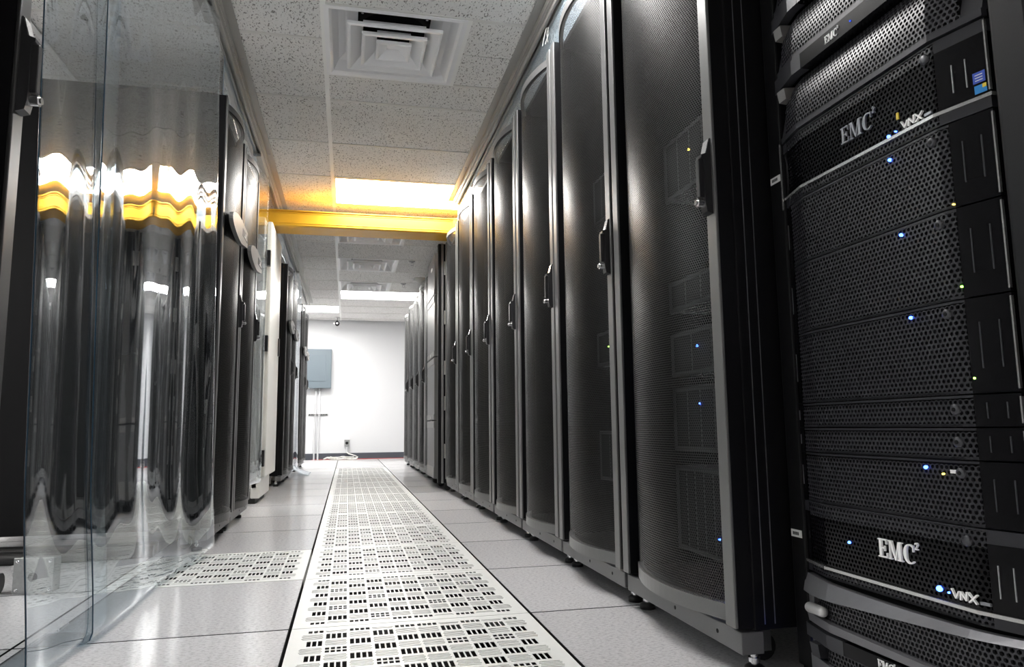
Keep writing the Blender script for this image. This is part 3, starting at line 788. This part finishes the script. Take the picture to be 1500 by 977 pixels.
for c in range(10):
    cx = mgx+c*cw
    hs = []
    odd = c in (0, 2, 4, 5, 7, 9)
    for k in range(6):
        # slot block centred at k*per (odd) or (k+.5)*per (even); line block half a period away
        cy = mgy+(k if odd else k+.5)*per
        ly = mgy+(k+.5 if odd else k)*per
        n = 3 if c in (0, 9) else 4
        x0 = cx+.0035+(.0125 if c == 0 else 0); sw = .0092; sp = .0128
        a, b = max(mgy+.001, cy-.0205), min(T-mgy-.001, cy+.0205)
        if b-a > .008:
            for i in range(n):
                xa = x0+i*sp
                if (c, k) in eights:
                    mid = (a+b)/2
                    hs += [(xa, xa+sw, a+.001, mid-.003), (xa, xa+sw, mid+.003, b-.001)]
                else: hs.append((xa, xa+sw, a, b))
        for i in range(5):
            yy = ly+(i-2)*.0088
            if mgy+.001 < yy-.0018 and yy+.0018 < T-mgy-.001:
                e = .0015 if i % 2 else .004
                hs.append((cx+e, cx+cw-e-.0008, yy-.0018, yy+.0018))
    rects(tile, cx, cx+cw, mgy, T-mgy, hs)
tile.box(gx, T-gx, g, g+.003, -.03, -.0001).box(gx, T-gx, T-g-.003, T-g, -.03, -.0001).box(gx, gx+.003, g, T-g, -.03, -.0001).box(T-gx-.003, T-gx, g, T-g, -.03, -.0001)
p0 = None
ordw = ['second', 'third', 'fourth', 'fifth', 'sixth', 'seventh', 'eighth', 'ninth', 'tenth', 'eleventh', 'twelfth', 'thirteenth', 'farthest']
for (i, j) in sorted(perf):
    if i == 0 and j < -2: continue
    if i == -1: lab = 'slotted white floor panel lying left of the centre strip by the clear curtain'
    elif j == -2: lab = 'slotted white floor panel of the centre strip, first one before the picture edge'
    else: lab = 'slotted white floor panel, %s of the centre strip counted from the front' % (['first'] + ordw)[min(j+1, 13)] if j < JMAX else 'slotted white floor panel at the far end of the centre strip'
    if p0 is None:
        o = p0 = tile.build('perforated_floor_panel', fix=False)
    else:
        o = p0.copy(); COL.objects.link(o)
    o.location = (i*T, j*T, 0); tag(o, lab, 'floor panel', 'perforated floor panels')
# remaining openings of the strip in front of the picture
ff = MB('floor')
for j in range(-5, -2): ff.box(.002, T-.002, j*T+.002, (j+1)*T-.002, -.03, 0)
struct(ff.build('floor_front'))

# ------------------------------------------------------------------ clear vinyl curtains
def smooth(t): t = max(0, min(1, t)); return t*t*(3-2*t)
def curtain_strip(x0, ya, yb, z0, z1, wave, curl, lean=0., name='vinyl_strip', parent=None, nu=120, nv=110):
    m = MB('vinyl')
    # v runs from the tucked-under bottom edge up to the rail
    def fn(u, v):
        zz0 = z0+(z1-z0)*v
        y = ya+(yb-ya)*u+lean*(1.3-zz0)
        # curl: v in 0..cv is the turned-out foot
        cv = .12
        if v < cv and curl:
            q = 1-v/cv                      # 0 where the sheet starts to turn, 1 at its tucked-in edge
            Lq = curl*PI/2; tot = Lq+.10; d = q*tot
            if d < Lq:
                a = d/curl; dx = -curl*(1-math.cos(a)); z = z0+curl*(1-math.sin(a))
            else: dx = -curl-(d-Lq); z = z0
            return (x0+.014+dx+wave(y, z0+curl)*max(0, 1-d/Lq), y, max(z, z0))
        q = (v-cv)/(1-cv) if curl else v
        zb = z0+(curl if curl else 0)
        z = zb+(z1-zb)*q
        return (x0+wave(y, z)+(.014*smooth((.40-z)/.36) if curl else 0), y, z)
    m.grid(fn, nu, nv)
    o = m.build(name, parent, fix=False); solid(o, .002)
    if curl:
        e = MB('edge')
        pts = [fn(0, .10+.90*i/60) for i in range(61)]
        e.tube(pts, .0016, 6); e.build('strip_edge', o)
    return o
ct = thing('vinyl_curtain', 'big clear plastic strip curtain hanging at the left with mirror-like reflections', 'strip curtain', (0, 0, 0))
def wave1(y, z):
    k = smooth((2.1-z)/1.0)
    return (.0065*math.sin(2*PI*(y-.06)/.62+.30*math.sin(z*1.5)))*(.5+.5*k)+.0012*math.sin(2*PI*y/.23+z*1.3)+.0007*math.sin(z*6.0+y*5)+.056*smooth((y-.80)/.34)
def wave2(y, z):
    return .0050*math.sin(2*PI*(y+.10)/.50+.4*math.sin(z*1.6))+.0010*math.sin(2*PI*y/.19+z*1.9)+.0007*math.sin(z*5.1+y*4)
curtain_strip(-.455, -.470, -.02, .0065, 2.155, wave2, .034, .09, parent=ct, nu=60)
curtain_strip(-.440, -.132, 1.085, .003, 2.155, wave1, .036, .09, parent=ct, nu=180)
MB('rail').box(-.462, -.432, -.53, 1.02, 2.130, 2.155, .002).build('clamp_bar', ct)
c2 = thing('vinyl_curtain', 'narrow clear plastic strip hanging between the black badge rack and the cream cabinet', 'strip curtain', (0, 0, 0))
curtain_strip(-.425, 2.515, 2.96, .16, 2.155, lambda y, z: .10*(y-2.74)+.003*math.sin(y*7+z*1.4), 0, parent=c2, nu=30, nv=60)
MB('rail').box(-.44, -.41, 2.515, 2.96, 2.135, 2.155, .002).build('clamp_bar', c2)
c3 = thing('vinyl_curtain', 'far clear plastic strip on the left with its foot flared onto the floor', 'strip curtain', (0, 0, 0))
curtain_strip(-.415, 5.92, 6.72, .05, 2.155, lambda y, z: .010*math.sin(y*8+z*1.2)+.006*math.sin(y*19), 0, parent=c3, nu=50, nv=60)
m = MB('vinyl_panel')
m.grid(lambda u, v: (-.415+.16*v*v, 5.95+.55*u+.05*v, .10-.095*v+.02*math.sin(u*5)*v*(1-v)), 16, 10); solid(m.build('flared_foot', c3, fix=False), .002)
MB('rail').box(-.43, -.40, 5.92, 6.72, 2.135, 2.155, .002).build('clamp_bar', c3)
# fixed sheets closing the gap between the rails and the rack tops
def sheet(x, ya, yb, z0, z1, label, lean):
    m = MB('vinyl_panel')
    m.grid(lambda u, v: (x+lean*(1-v)+.006*math.sin(u*(yb-ya)*7)*(1-v), ya+(yb-ya)*u, z0+(z1-z0)*v+.006*math.sin(u*(yb-ya)*10.3)*(1-v)), 120, 10)
    o = m.build('vinyl_sheet', fix=False); solid(o, .002); return tag(o, label, 'vinyl sheet', 'clear sheets over the racks')
sheet(.930, -1.6, 3.40, 1.958, 2.154, 'bluish clear plastic sheet from the right ceiling rail down to the rack tops', .0)
sheet(-.436, 1.32, 2.50, 1.958, 2.154, 'clear plastic sheet above the left badge racks near the big curtain', .0)
sheet(-.436, 3.78, 5.86, 1.958, 2.154, 'clear plastic sheet above the left racks behind the yellow raceway', .0)
# twist of tied plastic on the right rail
m = MB('cord'); zr = 2.150
for k in range(3): m.tube([(.925-.004*k, .80+.004*k, zr), (.915+.01*math.sin(k*2), .795, zr-.03), (.922-.012*k, .805, zr-.065-.01*k)], .0018, 6)
tag(m.build('plastic_tie'), 'white plastic tie hanging from the right ceiling rail', 'cable tie')

# ------------------------------------------------------------------ floor items in the gap on the left
t = thing('junction_box', 'square grey metal junction box standing on the floor behind the clear curtain', 'junction box', (-.80, .62, 0), -.12)
m = MB('galv'); m.box(-.055, .055, 0, .05, .003, .105, .003); m.build('body', t)
MB('galv').box(-.058, .058, -.004, .001, .0, .108, .002).build('cover', t)
for x in (-.047, .047):
    for z in (.012, .096): MB('chrome').lathe((x, -.004, z), 'y', [(0, -.004), (.004, -.003), (.0055, 0)], 12).build('screw', t)
MB('dark').cyl((0, -.0045, .05), 'y', .014, -.0005, 18).build('knockout', t)
for k in range(3): MB('zinc').box(-.066-.004*k, -.058, .014, .034, .03+.02*k, .042+.02*k, .001).build('conduit_nut', t)
for k, (dy, r, lb) in enumerate([(0, .026, 'thick black cable on the floor behind the curtain, nearest the dark rack'), (-.09, .024, 'thick black cable on the floor running behind the junction box'), (-.55, .03, 'thick black cable on the floor leading to the junction box')]):
    m = MB('cable')
    if k < 2: pts = [(-2.4+.1*i, 1.28+dy+.02*math.sin(i*.7+k), r) for i in range(19)]
    else: pts = [(-2.4+.1*i, .66+.012*math.sin(i*.8), r+.001) for i in range(16)]
    m.tube(pts, r, 12); tag(m.build('power_cable'), lb, 'cable', 'black cables on the floor')

# ------------------------------------------------------------------ back wall
t = thing('electrical_panel', 'blue-grey electrical panel box mounted on the white back wall', 'electrical panel', (-.44, YB, 1.12))
MB('panelgrey').box(-.31, .31, -.10, 0, 0, .62, .004).build('enclosure', t)
MB('panelgrey').box(-.225, .225, -.106, -.10, .11, .53, .002).build('door', t)
MB('handle').box(-.20, -.18, -.112, -.106, .29, .36, .001).build('latch', t)
for k, (x, lb) in enumerate([(-.362, 'pale conduit below the electrical panel, left of the two'), (-.305, 'pale conduit below the electrical panel, right of the two')]):
    c = thing('wall_conduit', lb, 'conduit', (x, YB-.03, 0), 0, 'conduits below the panel')
    MB('conduit').tube([(-.01, 0, .0), (-.01, 0, .3), (0, 0, .75), (0, 0, 1.09)], .013, 12).build('pipe', c)
    m = MB('galv'); m.cyl((0, 0, 1.075), 'z', .022, .035, 12); m.cyl((0, 0, 1.11), 'z', .03, .008, 8); m.build('connector', c)
t = thing('strut_channel', 'short dark slotted strut across the conduits on the back wall', 'strut channel', (-.45, YB, .69))
m = MB('galv', 'dark'); m.box(-.02, .28, -.014, 0, 0, .03, .002).mat(1)
for i in range(8): m.box(-.012+.036*i, .012+.036*i, -.0148, -.0135, .008, .022)
m.build('channel', t)
for x in (.088, .145): MB('trim').box(x-.018, x+.018, -.046, -.0142, .004, .026, .002).build('pipe_clamp', t)
t = thing('wall_outlet', 'white wall outlet with a round socket low on the back wall', 'wall outlet', (.13, YB, .19))
MB('conduit').box(-.045, .045, -.035, 0, 0, .13, .006).build('box', t)
MB('galv').box(-.038, .038, -.039, -.035, .01, .12, .003).build('cover_plate', t)
m = MB('dark'); m.cyl((0, -.039, .066), 'y', .022, -.003, 20); m.build('socket', t)
MB('conduit').tube([(0, -.03, 0), (0, -.03, -.08)], .012, 10).build('cord_stub', t)
m = MB('cord'); m.tube([(.13, YB-.035, .11), (.16, YB-.07, .09), (.27, YB-.08, .055), (.30, YB-.09, .04), (.26, YB-.1, .02), (.22, YB-.12, .010)], .009, 8)
tag(m.build('extension_lead'), 'pale cord looping from the wall outlet to the floor', 'cord')
for k in range(4):
    m = MB('cord'); r = random.Random(k+5)
    m.tube([(-.22+.05*k+.36*i/12, YB-.09-.05*k+.035*math.sin(i*1.1+k*2), .014+.012*(k % 3)+.014*max(0, math.sin(i*.9+k))) for i in range(13)], .011, 8)
    tag(m.build('cable_loop'), 'pale cable heaped on the floor under the wall outlet', 'cable', 'cables heaped by the baseboard')
t = thing('security_camera', 'small round black security camera hanging under the ceiling at the back wall', 'security camera', (-.05, YB-.3, CZ))
MB('white_metal').cyl((0, 0, -.012), 'z', .035, .012, 18).build('ceiling_mount', t)
MB('black').tube([(0, 0, -.01), (0, .0, -.05), (-.01, -.01, -.075)], .007, 8).build('arm', t)
m = MB('black', 'zinc'); m.lathe((0, -.09, -.105), 'y', [(0, 0), (.034, 0), (.036, .02), (.034, .10), (.02, .12), (0, .12)], 22); m.build('body', t)
MB('zinc').lathe((0, -.092, -.105), 'y', [(0, .001), (.012, -.003), (.018, 0), (.018, .002)], 18).build('lens', t)
MB('white_metal').box(-.06, -.035, -.03, .0, -.11, -.085, .004).build('bracket_knob', t)

# ------------------------------------------------------------------ world, camera, colour management
wd = bpy.data.worlds.new('World'); SC.world = wd; wd.use_nodes = True
wd.node_tree.nodes['Background'].inputs[0].default_value = (.02, .02, .022, 1)
cam = bpy.data.cameras.new('camera'); co = bpy.data.objects.new('camera', cam); COL.objects.link(co)
cam.sensor_fit = 'HORIZONTAL'; cam.sensor_width = 36; cam.lens = 1058.563*36/1500; cam.clip_start = .01
r_ = Vector((.97526848, -.22072993, -.01138856)); u_ = Vector((-.01706055, -.12655257, .99181318)); f_ = Vector((.22036411, .96708983, .12718851))
co.matrix_world = Matrix(((r_.x, u_.x, -f_.x, .12842799), (r_.y, u_.y, -f_.y, -1.93664255), (r_.z, u_.z, -f_.z, .49101352), (0, 0, 0, 1)))
SC.camera = co
vs = SC.view_settings; vs.view_transform = 'Standard'; vs.look = 'None'; vs.exposure = 1.3; vs.gamma = 1.0; vs.use_curve_mapping = False
cy = SC.cycles; cy.use_denoising = True; cy.max_bounces = 14; cy.transparent_max_bounces = 40; cy.diffuse_bounces = 6; cy.glossy_bounces = 6
